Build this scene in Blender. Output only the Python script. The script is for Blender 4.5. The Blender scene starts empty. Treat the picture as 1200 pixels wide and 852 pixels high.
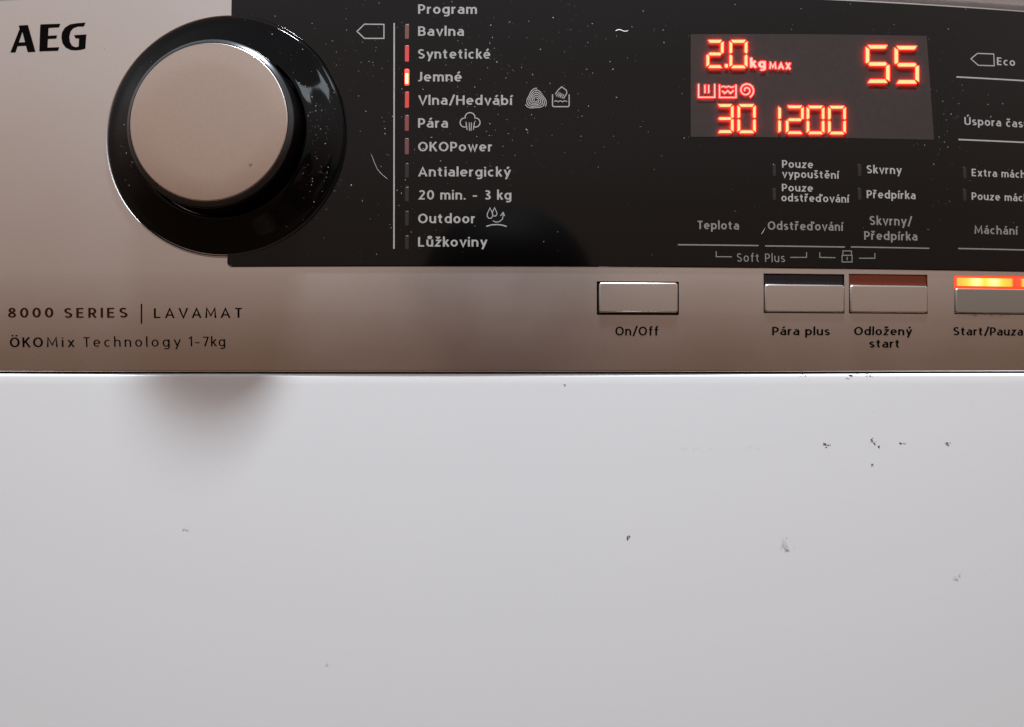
import bpy, math, random
from mathutils import Vector, Matrix
from mathutils.geometry import tessellate_polygon
random.seed(7)
R = math.radians
C = bpy.context.scene.collection
sc = bpy.context.scene

# ------------------------------------------------------------------ camera
cam = bpy.data.objects.new('camera', bpy.data.cameras.new('camera'))
C.objects.link(cam)
cam.location = (0, 0, 0)
cam.rotation_euler = (R(90), 0, 0)
cam.data.lens = 27.0
cam.data.sensor_width = 36.0
cam.data.clip_start = 0.005
cam.data.clip_end = 50
sc.camera = cam
F = 900.0                                  # focal length in pixels of the 1200 x 852 photograph

# ------------------------------------------------------------------ light of the room
w = bpy.data.worlds.new('World')
sc.world = w
w.use_nodes = True
nt = w.node_tree
nt.nodes.clear()
tc = nt.nodes.new('ShaderNodeTexCoord')
sep = nt.nodes.new('ShaderNodeSeparateXYZ')
mr = nt.nodes.new('ShaderNodeMapRange')
mr.inputs['From Min'].default_value = -1
ramp = nt.nodes.new('ShaderNodeValToRGB')
bg = nt.nodes.new('ShaderNodeBackground')
wo = nt.nodes.new('ShaderNodeOutputWorld')
nt.links.new(tc.outputs['Generated'], sep.inputs[0])
nt.links.new(sep.outputs['Z'], mr.inputs['Value'])
nt.links.new(mr.outputs[0], ramp.inputs[0])
nt.links.new(ramp.outputs[0], bg.inputs[0])
nt.links.new(bg.outputs[0], wo.inputs[0])
stops = [(0.0, (.13, .067, .04)), (.42, (.15, .08, .05)), (.54, (.29, .20, .158)),
         (.61, (.43, .325, .28)), (.70, (.63, .535, .51)), (.76, (.75, .71, .72)), (.86, (.32, .29, .29)), (1.0, (.14, .13, .135))]
cr = ramp.color_ramp
cr.interpolation = 'EASE'
cr.elements[0].position, cr.elements[0].color = stops[0][0], (*stops[0][1], 1)
cr.elements[1].position, cr.elements[1].color = stops[-1][0], (*stops[-1][1], 1)
for p, c in stops[1:-1]:
    e = cr.elements.new(p)
    e.color = (*c, 1)
bg.inputs[1].default_value = 1.0


def area(name, loc, target, sx, sy, power, col):
    l = bpy.data.lights.new(name, 'AREA')
    l.shape = 'RECTANGLE'
    l.size, l.size_y = sx, sy
    l.energy = power
    l.color = col
    o = bpy.data.objects.new(name, l)
    C.objects.link(o)
    o.location = loc
    o.rotation_euler = (Vector(target) - Vector(loc)).to_track_quat('-Z', 'Y').to_euler()
    return o


area('ceiling_lamp', (-.01, -.002, 1.50), (-.05, .27, 0), .26, .10, 77, (.87, .94, 1.0))
area('window_light', (.19, -.68, .92), (-.1, .27, .08), .30, .20, 1.7, (.82, .92, 1.0))

sc.view_settings.view_transform = 'Standard'
sc.view_settings.look = 'None'
sc.view_settings.gamma = 1
sc.view_settings.exposure = 0
sc.view_settings.use_curve_mapping = False

# ------------------------------------------------------------------ materials
def mat(name, base=(.5, .5, .5), rough=.4, metal=0., ior=1.5, coat=0., noise=None, bump=None, emit=None, es=0.,
        rnoise=None, spec=.5):
    m = bpy.data.materials.new(name)
    m.use_nodes = True
    n, L = m.node_tree.nodes, m.node_tree.links
    b = n['Principled BSDF']
    b.inputs['Base Color'].default_value = (*base, 1)
    b.inputs['Roughness'].default_value = rough
    b.inputs['Metallic'].default_value = metal
    b.inputs['IOR'].default_value = ior
    b.inputs['Specular IOR Level'].default_value = spec
    b.inputs['Coat Weight'].default_value = coat
    b.inputs['Coat Roughness'].default_value = .06
    geo = n.new('ShaderNodeNewGeometry')
    if noise:                                    # (scale, amount) fine colour grain
        t = n.new('ShaderNodeTexNoise')
        t.inputs['Scale'].default_value = noise[0]
        t.inputs['Detail'].default_value = 4
        L.new(geo.outputs['Position'], t.inputs['Vector'])
        mp = n.new('ShaderNodeMapRange')
        mp.inputs['From Min'].default_value = .3
        mp.inputs['From Max'].default_value = .7
        mp.inputs['To Min'].default_value = 1 - noise[1]
        mp.inputs['To Max'].default_value = 1 + noise[1]
        L.new(t.outputs['Fac'], mp.inputs['Value'])
        v = n.new('ShaderNodeVectorMath')
        v.operation = 'SCALE'
        v.inputs[0].default_value = base
        L.new(mp.outputs[0], v.inputs['Scale'])
        L.new(v.outputs[0], b.inputs['Base Color'])
    if rnoise:
        t = n.new('ShaderNodeTexNoise')
        t.inputs['Scale'].default_value = rnoise[0]
        t.inputs['Detail'].default_value = 5
        L.new(geo.outputs['Position'], t.inputs['Vector'])
        mp = n.new('ShaderNodeMapRange')
        mp.inputs['From Min'].default_value = .35
        mp.inputs['From Max'].default_value = .7
        mp.inputs['To Min'].default_value = rough - rnoise[1]
        mp.inputs['To Max'].default_value = rough + rnoise[1]
        L.new(t.outputs['Fac'], mp.inputs['Value'])
        L.new(mp.outputs[0], b.inputs['Roughness'])
    if bump:                                     # (scale, strength, distance)
        t = n.new('ShaderNodeTexNoise')
        t.inputs['Scale'].default_value = bump[0]
        t.inputs['Detail'].default_value = 3
        L.new(geo.outputs['Position'], t.inputs['Vector'])
        bp = n.new('ShaderNodeBump')
        bp.inputs['Strength'].default_value = bump[1]
        bp.inputs['Distance'].default_value = bump[2]
        L.new(t.outputs['Fac'], bp.inputs['Height'])
        L.new(bp.outputs[0], b.inputs['Normal'])
    if emit:
        b.inputs['Emission Color'].default_value = (*emit, 1)
        b.inputs['Emission Strength'].default_value = es
    return m


SILVER = mat('silver_paint', (.665, .63, .605), .31, 1.0, noise=(2600, .035), rnoise=(22, .03))
SILVER2 = mat('silver_button_paint', (.665, .63, .60), .32, 1.0, noise=(2600, .03))
CAPM = mat('brushed_cap_metal', (.56, .47, .41), .25, 1.0, noise=(1800, .03), rnoise=(60, .03))
WHITE = mat('white_enamel', (.76, .768, .782), .28, 0, coat=.3, bump=(160, .035, .0004))
GLASS = mat('black_glass', (.0016, .0013, .0012), .07, 0, ior=1.37, rnoise=(30, .02))
BLACK = mat('black_gloss_plastic', (.002, .002, .0022), .06, 0, ior=1.38, spec=.3)
BEVEL = mat('dark_chrome', (.05, .05, .053), .22, .6)
SEAM = mat('dark_seam_shade', (.012, .009, .008), .7)
PRINTW = mat('light_grey_ink', (.33, .315, .30), .6, noise=(1500, .12), spec=.1)
PRINTD = mat('falloff_dimmed_ink', (.20, .185, .17), .6, noise=(1500, .12), spec=.1)  # ink darkened for the lower rows, standing in for light falloff
PRINTB = mat('black_ink', (.004, .003, .003), .6, spec=0)
PRINTR = mat('dark_brown_ink', (.028, .007, .005), .6, spec=0)
SMOKE = mat('smoked_display_film', (.047, .037, .035), .8, 0, ior=1.3, noise=(500, .05), spec=0)
LEDW = mat('lit_red_segment', (.02, .005, .004), .5, emit=(1.0, .0098, .0036), es=84)
LEDI = mat('lit_red_symbol', (.02, .005, .004), .5, emit=(1.0, .0098, .0080), es=64)
DUSTM = mat('grey_dust', (.34, .32, .295), .9)
DUSTD = mat('dark_grit', (.10, .085, .07), .9)
FIBRE = mat('white_lint', (.72, .70, .66), .9)
SMUDGE = mat('grey_smear', (.60, .59, .57), .6)


def led(name, col, s):
    return mat(name, (.03, .02, .02), .4, emit=col, es=s)


# ------------------------------------------------------------------ shape of the fascia
D, A2, XC, T, Z0, B2 = .270, .33, -.030, .044, .034, 1.9
XL = .235


def fy(x, z, a=A2):
    """distance (y) of the fascia's front: bowed outward, leaning back, rolling under at its foot"""
    u = abs(x - XC)
    y = D + (a * u * u if u < XL else a * XL * XL + 2 * a * XL * (u - XL)) + T * z
    if z < Z0:
        y += B2 * (Z0 - z) ** 2
    return y


def S(x, z, h=0.):
    e = 1e-4
    y = fy(x, z)
    nx = (fy(x + e, z) - fy(x - e, z)) / (2 * e)
    nz = (fy(x, z + e) - fy(x, z - e)) / (2 * e)
    n = Vector((nx, -1, nz)).normalized()
    return Vector((x, y, z)) + n * h


def body_y(x, z=0.):
    u = abs(x - XC)
    a = .30
    y = D + .0028 + (a * u * u if u < XL else a * XL * XL + 2 * a * XL * (u - XL))
    return y


def P(px, py, fn=fy):
    """a point of the photograph laid on the surface: its place along (x) and up (z) the fascia"""
    y = D
    for _ in range(30):
        y = fn((px - 600) / F * y, (426 - py) / F * y)
    return (px - 600) / F * y, (426 - py) / F * y


# ------------------------------------------------------------------ mesh helpers
def wloc(o):
    v = Vector(o.location)
    while o.parent:
        o = o.parent
        v += Vector(o.location)
    return v


def link(name, verts, faces, m, parent=None, smooth=False, label=None, origin=None, mats=None, fm=None):
    verts = [Vector(v) for v in verts]
    if origin is None:
        mn = Vector([min(v[i] for v in verts) for i in range(3)])
        mx = Vector([max(v[i] for v in verts) for i in range(3)])
        origin = (mn + mx) / 2
    origin = Vector(origin)
    me = bpy.data.meshes.new(name)
    me.from_pydata([v - origin for v in verts], [], faces)
    for mm in (mats or [m]):
        me.materials.append(mm)
    if fm:
        me.polygons.foreach_set('material_index', fm)
    if smooth:
        me.polygons.foreach_set('use_smooth', [True] * len(me.polygons))
    me.update()
    o = bpy.data.objects.new(name, me)
    C.objects.link(o)
    if parent:
        o.parent = parent
        o.location = origin - wloc(parent)
    else:
        o.location = origin
    if label:
        o['label'] = label
    return o


def frange(a, b, step, extra=()):
    n = max(1, int(round((b - a) / step)))
    s = [a + (b - a) * i / n for i in range(n + 1)]
    s = [v for v in s if all(abs(v - e) > step * .25 for e in extra) or v in (s[0], s[-1])]
    s += [e for e in extra if a < e < b]
    return sorted(set(s))


def grid_panel(xs, zs, holes, f, depth, edge=.0008):
    """front sheet over the lines xs, zs without the cells inside holes; walls round holes and the outer edge"""
    V, Fc = [], []
    idx = {}
    for i, x in enumerate(xs):
        for j, z in enumerate(zs):
            idx[i, j] = len(V)
            V.append(f(x, z, 0))

    def inside(x, z):
        return any(h[0] < x < h[1] and h[2] < z < h[3] for h in holes)
    solid = {}
    for i in range(len(xs) - 1):
        for j in range(len(zs) - 1):
            solid[i, j] = not inside((xs[i] + xs[i + 1]) / 2, (zs[j] + zs[j + 1]) / 2)
            if solid[i, j]:
                Fc.append((idx[i, j], idx[i + 1, j], idx[i + 1, j + 1], idx[i, j + 1]))
    ns = len(Fc)

    def wall(a, b, outer):
        (xa, za), (xb, zb) = a, b
        k = len(V)
        V.extend([f(xa, za, 0), f(xb, zb, 0), f(xb, zb, -depth), f(xa, za, -depth)])
        Fc.append((k, k + 1, k + 2, k + 3))
    for (i, j), s in solid.items():
        if not s:
            continue
        for di, dj, a, b in ((-1, 0, (i, j + 1), (i, j)), (1, 0, (i + 1, j), (i + 1, j + 1)),
                             (0, -1, (i, j), (i + 1, j)), (0, 1, (i + 1, j + 1), (i, j + 1))):
            if not solid.get((i + di, j + dj), False):
                wall((xs[a[0]], zs[a[1]]), (xs[b[0]], zs[b[1]]), True)
    return V, Fc, ns


def plate(outline, f, h0, h1, bev=.0004, sub=.004, top_bow=0.):
    """solid plate on the fascia with the given outline (counter-clockwise x, z), from height h0 to h1, edge bevelled"""
    pts = []
    n = len(outline)
    for i in range(n):
        a, b = Vector(outline[i]), Vector(outline[(i + 1) % n])
        k = max(1, int((b - a).length / sub))
        for q in range(k):
            pts.append(a + (b - a) * q / k)
    n = len(pts)
    ins = []
    for i in range(n):
        p, a, b = pts[i], pts[i - 1], pts[(i + 1) % n]
        t1 = (p - a).normalized()
        t2 = (b - p).normalized()
        nn = Vector((-(t1 + t2).y, (t1 + t2).x)).normalized()
        c = max(.35, nn.dot(Vector((-t1.y, t1.x))))
        ins.append(p + nn * bev / c)
    V, Fc = [], []
    rings = [(pts, h0), (pts, h1 - bev)]
    for q in (.3, .65, 1.0):
        rr = [pts[i] + (ins[i] - pts[i]) * (1 - math.cos(q * math.pi / 2)) for i in range(n)]
        rings.append((rr, h1 - bev + bev * math.sin(q * math.pi / 2)))
    for rr, h in rings:
        V += [f(p.x, p.y, h) for p in rr]
    for r in range(len(rings) - 1):
        for i in range(n):
            j = (i + 1) % n
            Fc.append((r * n + i, r * n + j, (r + 1) * n + j, (r + 1) * n + i))
    return V, Fc, ins, n * (len(rings) - 1)


def rect(x0, x1, z0, z1, r=.0, k=5):
    if r <= 0:
        return [(x0, z0), (x1, z0), (x1, z1), (x0, z1)]
    out = []
    for cx, cz, a0 in ((x1 - r, z0 + r, -90), (x1 - r, z1 - r, 0), (x0 + r, z1 - r, 90), (x0 + r, z0 + r, 180)):
        for q in range(k + 1):
            a = R(a0 + 90 * q / k)
            out.append((cx + r * math.cos(a), cz + r * math.sin(a)))
    return out


def slab(name, x0, x1, z0, z1, h0, h1, m, parent, bev=.0004, r=.0005, step=.006, label=None, f=S, corner=None):
    """rounded rectangular plate following the fascia: bevelled rim plus a gridded face"""
    o = rect(x0, x1, z0, z1, r, 3)
    V, Fc, ins, base = plate(o, f, h0, h1, bev, sub=step)
    # face: strips in x between the inset outline's lower and upper runs
    fc = tess([(p.x, p.y) for p in ins], step)
    off = len(V)
    V += [f(x, z, h1) for x, z in fc[0]]
    Fc += [tuple(off + i for i in t) for t in fc[1]]
    ob = link(name, V, Fc, m, parent, smooth=True, label=label)
    return ob


def tess(poly, step):
    """triangulate a polygon and cut long triangles so that they can follow the bow of the fascia"""
    pts = [Vector((x, z, 0)) for x, z in poly]
    tr = tessellate_polygon([pts])
    V = [(p.x, p.y) for p in pts]
    return cut(V, [tuple(t) for t in tr], step)


def cut(V, tris, step):
    V = list(V)
    work = list(tris)
    done = []
    cache = {}

    def mid(a, b):
        k = (min(a, b), max(a, b))
        if k not in cache:
            cache[k] = len(V)
            V.append(tuple((p + q) / 2 for p, q in zip(V[a], V[b])))
        return cache[k]
    while work:
        t = work.pop()
        e = [(abs(V[t[i]][0] - V[t[(i + 1) % 3]][0]), i) for i in range(3)]
        m, i = max(e)
        if m > step * 2:
            a, b, c = t[i], t[(i + 1) % 3], t[(i + 2) % 3]
            q = mid(a, b)
            work += [(a, q, c), (q, b, c)]
        else:
            done.append(t)
    out = []
    for a, b, c in done:
        s = (V[b][0] - V[a][0]) * (V[c][1] - V[a][1]) - (V[b][1] - V[a][1]) * (V[c][0] - V[a][0])
        out.append((a, b, c) if s > 0 else (a, c, b))
    return V, out


def film(name, V2, faces, h, m, parent, label=None, thick=.00004, f=S, step=.004):
    """printed ink: a thin raised film following the fascia"""
    tr = []
    for fa in faces:
        for k in range(1, len(fa) - 1):
            tr.append((fa[0], fa[k], fa[k + 1]))
    V2, tr = cut(V2, tr, step)
    return link(name, [f(v[0], v[1], h + thick + (v[2] if len(v) > 2 else 0)) for v in V2], tr, m, parent, label=label)


def ribbon(pts, wd, closed=False):
    """flat stroke of width wd along a line of (x, z) points"""
    pts = [Vector(p) for p in pts]
    n = len(pts)
    V, Fc = [], []
    for i in range(n):
        if closed:
            a, b = pts[i - 1], pts[(i + 1) % n]
        else:
            a, b = pts[max(0, i - 1)], pts[min(n - 1, i + 1)]
        t1 = (pts[i] - a)
        t2 = (b - pts[i])
        t1 = t1.normalized() if t1.length > 1e-9 else t2.normalized()
        t2 = t2.normalized() if t2.length > 1e-9 else t1
        t = (t1 + t2)
        t = t.normalized() if t.length > 1e-6 else t1
        nn = Vector((-t.y, t.x))
        c = max(.5, nn.dot(Vector((-t1.y, t1.x))))
        V += [tuple(pts[i] + nn * wd / 2 / c), tuple(pts[i] - nn * wd / 2 / c)]
    for i in range(n if closed else n - 1):
        j = (i + 1) % n
        Fc.append((2 * i + 1, 2 * j + 1, 2 * j, 2 * i))
    return V, Fc


class Ink:
    """several strokes collected into one printed mark; coordinates in photograph pixels"""
    def __init__(s):
        s.V, s.F = [], []

    def stroke(s, pts, wd, closed=False):
        q = [P(*p) for p in pts]
        v, f = ribbon(q, wd * .0003, closed)
        s.add(v, f)
        return s

    def poly(s, pts):
        q = [P(*p) for p in pts]
        tr = tessellate_polygon([[Vector((a, b, 0)) for a, b in q]])
        s.add(q, [tuple(t) for t in tr])
        return s

    def add(s, v, f):
        o = len(s.V)
        s.n = getattr(s, 'n', 0) + 1
        s.V += [(a[0], a[1], .000004 * (s.n % 5)) for a in v]
        s.F += [tuple(o + i for i in t) for t in f]

    def build(s, name, h, m, parent, label=None, **k):
        return film(name, s.V, s.F, h, m, parent, label, **k)


def arc(cx, cy, rx, ry, a0, a1, n=10):
    return [(cx + rx * math.cos(R(a0 + (a1 - a0) * q / n)), cy + ry * math.sin(R(a0 + (a1 - a0) * q / n))) for q in range(n + 1)]


XH = .74
ACC = {'á': 'a´', 'é': 'e´', 'í': 'ı´', 'ý': 'y´', 'ě': 'eˇ', 'š': 'sˇ', 'č': 'cˇ', 'ř': 'rˇ', 'ž': 'zˇ', 'ů': 'u°', 'ď': "d'",
       'Ú': 'U´', 'Ö': 'O¨', 'ť': "t'"}


def glyph(ch, w):
    """centre lines of one letter: (width, strokes); a stroke is a list of points, closed when it ends where it starts"""
    h = w / 2
    X = XH
    if ch in ACC:
        base, ac = ACC[ch]
        W, st = glyph(base, w)
        c = W / 2
        y = X + .06 if base.islower() or base == 'ı' else 1.04
        if ac == '´':
            c += .02
            st = st + [[(c - .05, y + .05), (c + .10, y + .24)]]
        elif ac == 'ˇ':
            st = st + [[(c - .15, y + .24), (c, y + .09), (c + .15, y + .24)]]
        elif ac == '°':
            st = st + [arc(c, y + .17, .11, .11, 0, 360, 10)]
        elif ac == "'":
            st = st + [[(W + w + .06, 1.02), (W + w + .01, .78)]]
            W += .12
        elif ac == '¨':
            st = st + [[(c - .15, 1.10), (c - .15, 1.10 + w)], [(c + .15, 1.10), (c + .15, 1.10 + w)]]
        return W, st
    o = .41
    bowl = arc(o / 2, X / 2, o / 2, X / 2 - h, 0, 360, 20)
    ary = .23
    if ch == 'a':
        W = .36
        return W, [[(.05, X - .13)] + arc(W / 2 + .01, X - h - .2, W / 2 - .01, .2, 120, 0, 7) + [(W, 0)],
                   [(W, .43), (.17, .42)] + arc(.17, .42 - (.42 - h) / 2, .17, (.42 - h) / 2, 100, 290, 9) + [(W, .16)]]
    if ch in 'bp':
        return o, [bowl, [(0, 1.07 if ch == 'b' else X), (0, 0 if ch == 'b' else -.28)]]
    if ch == 'd':
        return o, [bowl, [(o, 1.07), (o, 0)]]
    if ch == 'g':
        return o, [bowl, [(o, X), (o, -.06)] + arc(o / 2 + .01, -.06, o / 2 - .01, .15, 0, -135, 8)]
    if ch == 'c':
        return .34, [arc(.2, X / 2, .2, X / 2 - h, 52, 308, 14)]
    if ch == 'e':
        return .40, [arc(.2, X / 2, .2, X / 2 - h, -2, 312, 18), [(.02, X / 2 - .0), (.4 + h * .6, X / 2 - .0)]]
    if ch == 'f':
        return .26, [[(.28, 1.07 - h)] + arc(.26, .85, .15, .22 - h, 95, 180, 5) + [(.11, 0)], [(-.03, X - h), (.27, X - h)]]
    if ch == 'h':
        return .38, [[(0, 0), (0, 1.07)], arc(.19, X - h - ary, .19, ary, 170, 0, 9) + [(.38, 0)]]
    if ch == 'i':
        return 0, [[(0, 0), (0, X)], [(0, .86), (0, .86 + w * 1.05)]]
    if ch == 'ı':
        return 0, [[(0, 0), (0, X)]]
    if ch == 'k':
        return .34, [[(0, 0), (0, 1.07)], [(.02, .30), (.33, X)], [(.13, .42), (.36, 0)]]
    if ch == 'l':
        return 0, [[(0, 0), (0, 1.07)]]
    if ch == 'm':
        return .66, [[(0, 0), (0, X)], arc(.165, X - h - .2, .165, .2, 170, 0, 8) + [(.33, 0)], arc(.495, X - h - .2, .165, .2, 170, 0, 8) + [(.66, 0)]]
    if ch == 'n':
        return .38, [[(0, 0), (0, X)], arc(.19, X - h - ary, .19, ary, 170, 0, 9) + [(.38, 0)]]
    if ch == 'o':
        return o, [bowl]
    if ch == 'r':
        return .22, [[(0, 0), (0, X)], arc(.2, X - h - .26, .2, .26, 170, 82, 5)]
    if ch == 's':
        r = (X - w) / 4
        return .31, [arc(.16, X - h - r, .145, r, 38, 200, 8) + [(.10, X / 2 + .04), (.22, X / 2 - .04)] + arc(.155, h + r, .155, r, 20, -148, 8)]
    if ch == 't':
        return .28, [[(.10, .93), (.10, .22)] + arc(.25, .22, .15, .22 - h, 180, 275, 6), [(-.06, X - h), (.27, X - h)]]
    if ch == 'u':
        return .38, [[(0, X)] + arc(.19, h + ary, .19, ary, 180, 350, 9), [(.38, 0), (.38, X)]]
    if ch == 'v':
        return .42, [[(0, X), (.21, .03), (.42, X)]]
    if ch == 'w':
        return .64, [[(0, X), (.17, .03), (.32, X - .06), (.47, .03), (.64, X)]]
    if ch == 'x':
        return .38, [[(0, 0), (.38, X)], [(0, X), (.38, 0)]]
    if ch == 'y':
        return .42, [[(0, X), (.22, .06)], [(.42, X), (.20, .02), (.10, -.27)]]
    if ch == 'z':
        return .34, [[(0, X - h), (.34, X - h), (0, h), (.35, h)]]
    if ch == 'A':
        return .58, [[(0, 0), (.29, 1 - h * .8), (.58, 0)], [(.11, .30), (.47, .30)]]
    if ch == 'B':
        return .42, [[(0, 0), (0, 1)], [(0, 1 - h), (.22, 1 - h)] + arc(.22, 1 - h - (.48 - h) / 2, .16, (.48 - h) / 2, 90, -90, 8) + [(0, .52)],
                     [(.2, .52)] + arc(.24, (.52 + h) / 2, .18, (.52 - h) / 2, 90, -90, 8) + [(0, h)]]
    if ch == 'E':
        return .38, [[(.40, 1 - h), (0, 1 - h), (0, h), (.40, h)], [(0, .51), (.36, .51)]]
    if ch == 'H':
        return .50, [[(0, 0), (0, 1)], [(.50, 0), (.50, 1)], [(0, .51), (.50, .51)]]
    if ch == 'I':
        return 0, [[(0, 0), (0, 1)]]
    if ch == 'J':
        return .27, [[(.27, 1), (.27, .24)] + arc(.11, .24, .16, .24 - h, 0, -110, 7)]
    if ch == 'K':
        return .44, [[(0, 0), (0, 1)], [(.02, .42), (.44, 1)], [(.16, .58), (.47, 0)]]
    if ch == 'L':
        return .36, [[(0, 1), (0, h), (.39, h)]]
    if ch == 'M':
        return .66, [[(0, 0), (.04, 1 - h * .3), (.33, .22), (.62, 1 - h * .3), (.66, 0)]]
    if ch in 'O':
        return .60, [arc(.30, .5, .30, .5 - h, 0, 360, 26)]
    if ch == 'P':
        return .38, [[(0, 0), (0, 1)], [(0, 1 - h), (.18, 1 - h)] + arc(.18, 1 - h - .26, .21, .26, 90, -90, 9) + [(0, 1 - h - .52)]]
    if ch == 'R':
        return .40, [[(0, 0), (0, 1)], [(0, 1 - h), (.18, 1 - h)] + arc(.18, 1 - h - .25, .20, .25, 90, -90, 9) + [(0, 1 - h - .50)], [(.18, .44), (.42, 0)]]
    if ch == 'S':
        r = (1 - w) / 4
        return .40, [arc(.20, 1 - h - r, .185, r, 35, 205, 9) + [(.13, .54), (.28, .46)] + arc(.20, h + r, .20, r, 22, -148, 9)]
    if ch == 'T':
        return .48, [[(0, 1 - h), (.48, 1 - h)], [(.24, 1 - h), (.24, 0)]]
    if ch == 'U':
        return .48, [[(0, 1), (0, .28)] + arc(.24, .28, .24, .28 - h, 180, 360, 12) + [(.48, 1)]]
    if ch == 'V':
        return .58, [[(0, 1), (.29, .02), (.58, 1)]]
    if ch == 'X':
        return .46, [[(0, 0), (.46, 1)], [(0, 1), (.46, 0)]]
    if ch == '0':
        return .42, [arc(.21, .5, .21, .5 - h, 0, 360, 22)]
    if ch == '1':
        return .18, [[(-.02, .80), (.18, .97), (.18, 0)]]
    if ch == '2':
        return .40, [arc(.19, .72, .18, .28 - h, 155, -25, 9) + [(.02, h), (.42, h)]]
    if ch == '3':
        return .38, [arc(.17, .76, .17, .24 - h, 140, -80, 9) + [(.13, .52)], [(.13, .52), (.2, .52)] + arc(.19, .27, .19, .27 - h, 80, -145, 9)]
    if ch == '7':
        return .40, [[(0, 1 - h), (.40, 1 - h), (.14, 0)]]
    if ch == '8':
        return .40, [arc(.20, .75, .16, .25 - h * .9, 0, 360, 16), arc(.20, .27, .20, .27 - h, 0, 360, 18)]
    if ch == '.':
        return 0, [[(0, 0), (0, w * 1.05)]]
    if ch == '-':
        return .34, [[(0, .38), (.34, .38)]]
    if ch == '/':
        return .30, [[(-.02, -.08), (.32, 1.08)]]
    raise KeyError(ch)


KERN = {'v': -.05, 'V': -.06, 'T': -.08, 'y': -.05, 'A': -.03, 'r': -.04, '/': -.04, 'w': -.03, 'k': -.03, 'f': -.03, 't': -.02}


def glyphs(txt, w, spacing=.15):
    x = 0
    V, Fc = [], []
    for ch in txt:
        if ch == ' ':
            x += .30 + spacing * .6
            continue
        W, st = glyph(ch, w)
        kr = KERN.get(ch, 0)
        for n, q in enumerate(st):
            cl = len(q) > 3 and math.dist(q[0], q[-1]) < 1e-6
            v, f = ribbon([(x + w / 2 + a, b) for a, b in (q[:-1] if cl else q)], w, cl)
            o = len(V)
            V += [(a, b, .000004 * n) for a, b in v]
            Fc += [tuple(o + i for i in t) for t in f]
        x += W + w + spacing + kr
    return V, Fc


CAPH = 1.0


def text(txt, x0, x1, base, cap, m, parent, h, bold=.165, spacing=.13, ref=None, label=None, colour='white'):
    """txt printed from pixel column x0 to x1 (ref: the leading part that ends at x1), standing on row base"""
    V, Fc = glyphs(txt, bold, spacing)
    rv = V if ref is None else glyphs(ref, bold, spacing)[0]
    mn, mx = min(v[0] for v in rv), max(v[0] for v in rv)
    a, zb = P(x0, base)
    b, _ = P(x1, base)
    _, zt = P(x0, base - cap)
    sx = (b - a) / (mx - mn)
    sy = (zt - zb) / CAPH
    V = [(a + (v[0] - mn) * sx, zb + v[1] * sy, v[2]) for v in V]
    return film('printed_word', V, Fc, h, m, parent, label or f'{colour} printed word "{txt}"')


# ------------------------------------------------------------------ the washing machine
root = bpy.data.objects.new('washing_machine', None)
root.location = (0, .56, -.45)
C.objects.link(root)
root['label'] = 'white front loading washing machine with silver and black control panel and lit red display'
root['category'] = 'washing machine'

XA, XB = -.285, .315                                   # the machine is 60 cm wide
_, ZT = P(0, -1.2)                                        # top of the fascia
ZB = P(600, 436)[1]                                    # foot of the fascia

# push buttons: (left, right, top, foot of the button) and the lamp window above it, in photograph pixels
BT = [dict(b=(700.5, 794.5, 331, 368), win=None),
      dict(b=(895.5, 989, 333.2, 366.5), win=(896, 989.3, 321.5, 332.7)),
      dict(b=(995.5, 1086.5, 334.2, 367), win=(996, 1087.5, 322, 333.4)),
      dict(b=(1119, 1214, 338, 368), win=(1118.5, 1214, 323.8, 337.2))]
holes = []
for d in BT:
    x0, x1, y0, y1 = d['b']
    if d['win']:
        y0 = d['win'][2]
    cxm = (x0 + x1) / 2
    xa, _ = P(x0, (y0 + y1) / 2)
    xb, _ = P(x1, (y0 + y1) / 2)
    _, zt = P(cxm, y0)
    _, zb = P(cxm, y1)
    d['r'] = (xa, xb, zb, zt)
    if d['win']:
        d['split'] = P(cxm, d['b'][2])[1]
    g = .00035 if d is BT[0] else .0002
    holes.append((xa - g, xb + g, zb - g, zt + g))

gx0, gz0 = P(266, 313)                                 # lower left corner of the black panel
gx0 += .0002

# silver fascia
xs = frange(XA, XB, .005, [v for h in holes for v in h[:2]])
zs = frange(ZB + .0007, ZT - .001, .005, [v for h in holes for v in h[2:]])
V, Fc, ns = grid_panel(xs, zs, holes, S, .004)
nface = len(Fc)
smooth = [True] * ns + [False] * (nface - ns)


def rolled(zedge, sgn, n=5, rad=.0007):
    """roll the long edge of the fascia backwards"""
    rows = []
    for q in range(n + 1):
        a = (q / n) * math.pi / 2
        rows.append((zedge + sgn * rad * math.sin(a), -rad * (1 - math.cos(a))))
    rows.append((zedge + sgn * rad, -.012))
    return rows


for ze, sg in ((zs[0], -1), (zs[-1], 1)):
    rows = rolled(ze, sg)
    k = len(V)
    for x in xs:
        for z, h in rows:
            b = S(x, ze, 0)
            V.append(Vector((b.x, b.y - h, z)))
    m_ = len(rows)
    for i in range(len(xs) - 1):
        for j in range(m_ - 1):
            a, b, c, d_ = k + i * m_ + j, k + (i + 1) * m_ + j, k + (i + 1) * m_ + j + 1, k + i * m_ + j + 1
            Fc.append((a, d_, c, b) if sg < 0 else (a, b, c, d_))
            smooth.append(True)
fascia = link('control_panel', V, Fc, SILVER, root,
              label='silver fascia strip carrying the dial, the black panel and the push buttons')
fascia.data.polygons.foreach_set('use_smooth', smooth)

# added dark sheet standing in for shade inside the seams and button slots
V = []
lx = frange(XA, XB, .01)
for x in lx:
    for z in (ZB - .012, ZB + .06):
        V.append((x, fy(x, max(z, ZB)) + .0055, z))
link('seam_shade_sheet', V, [(2 * i, 2 * i + 2, 2 * i + 3, 2 * i + 1) for i in range(len(lx) - 1)], SEAM, fascia)

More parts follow.
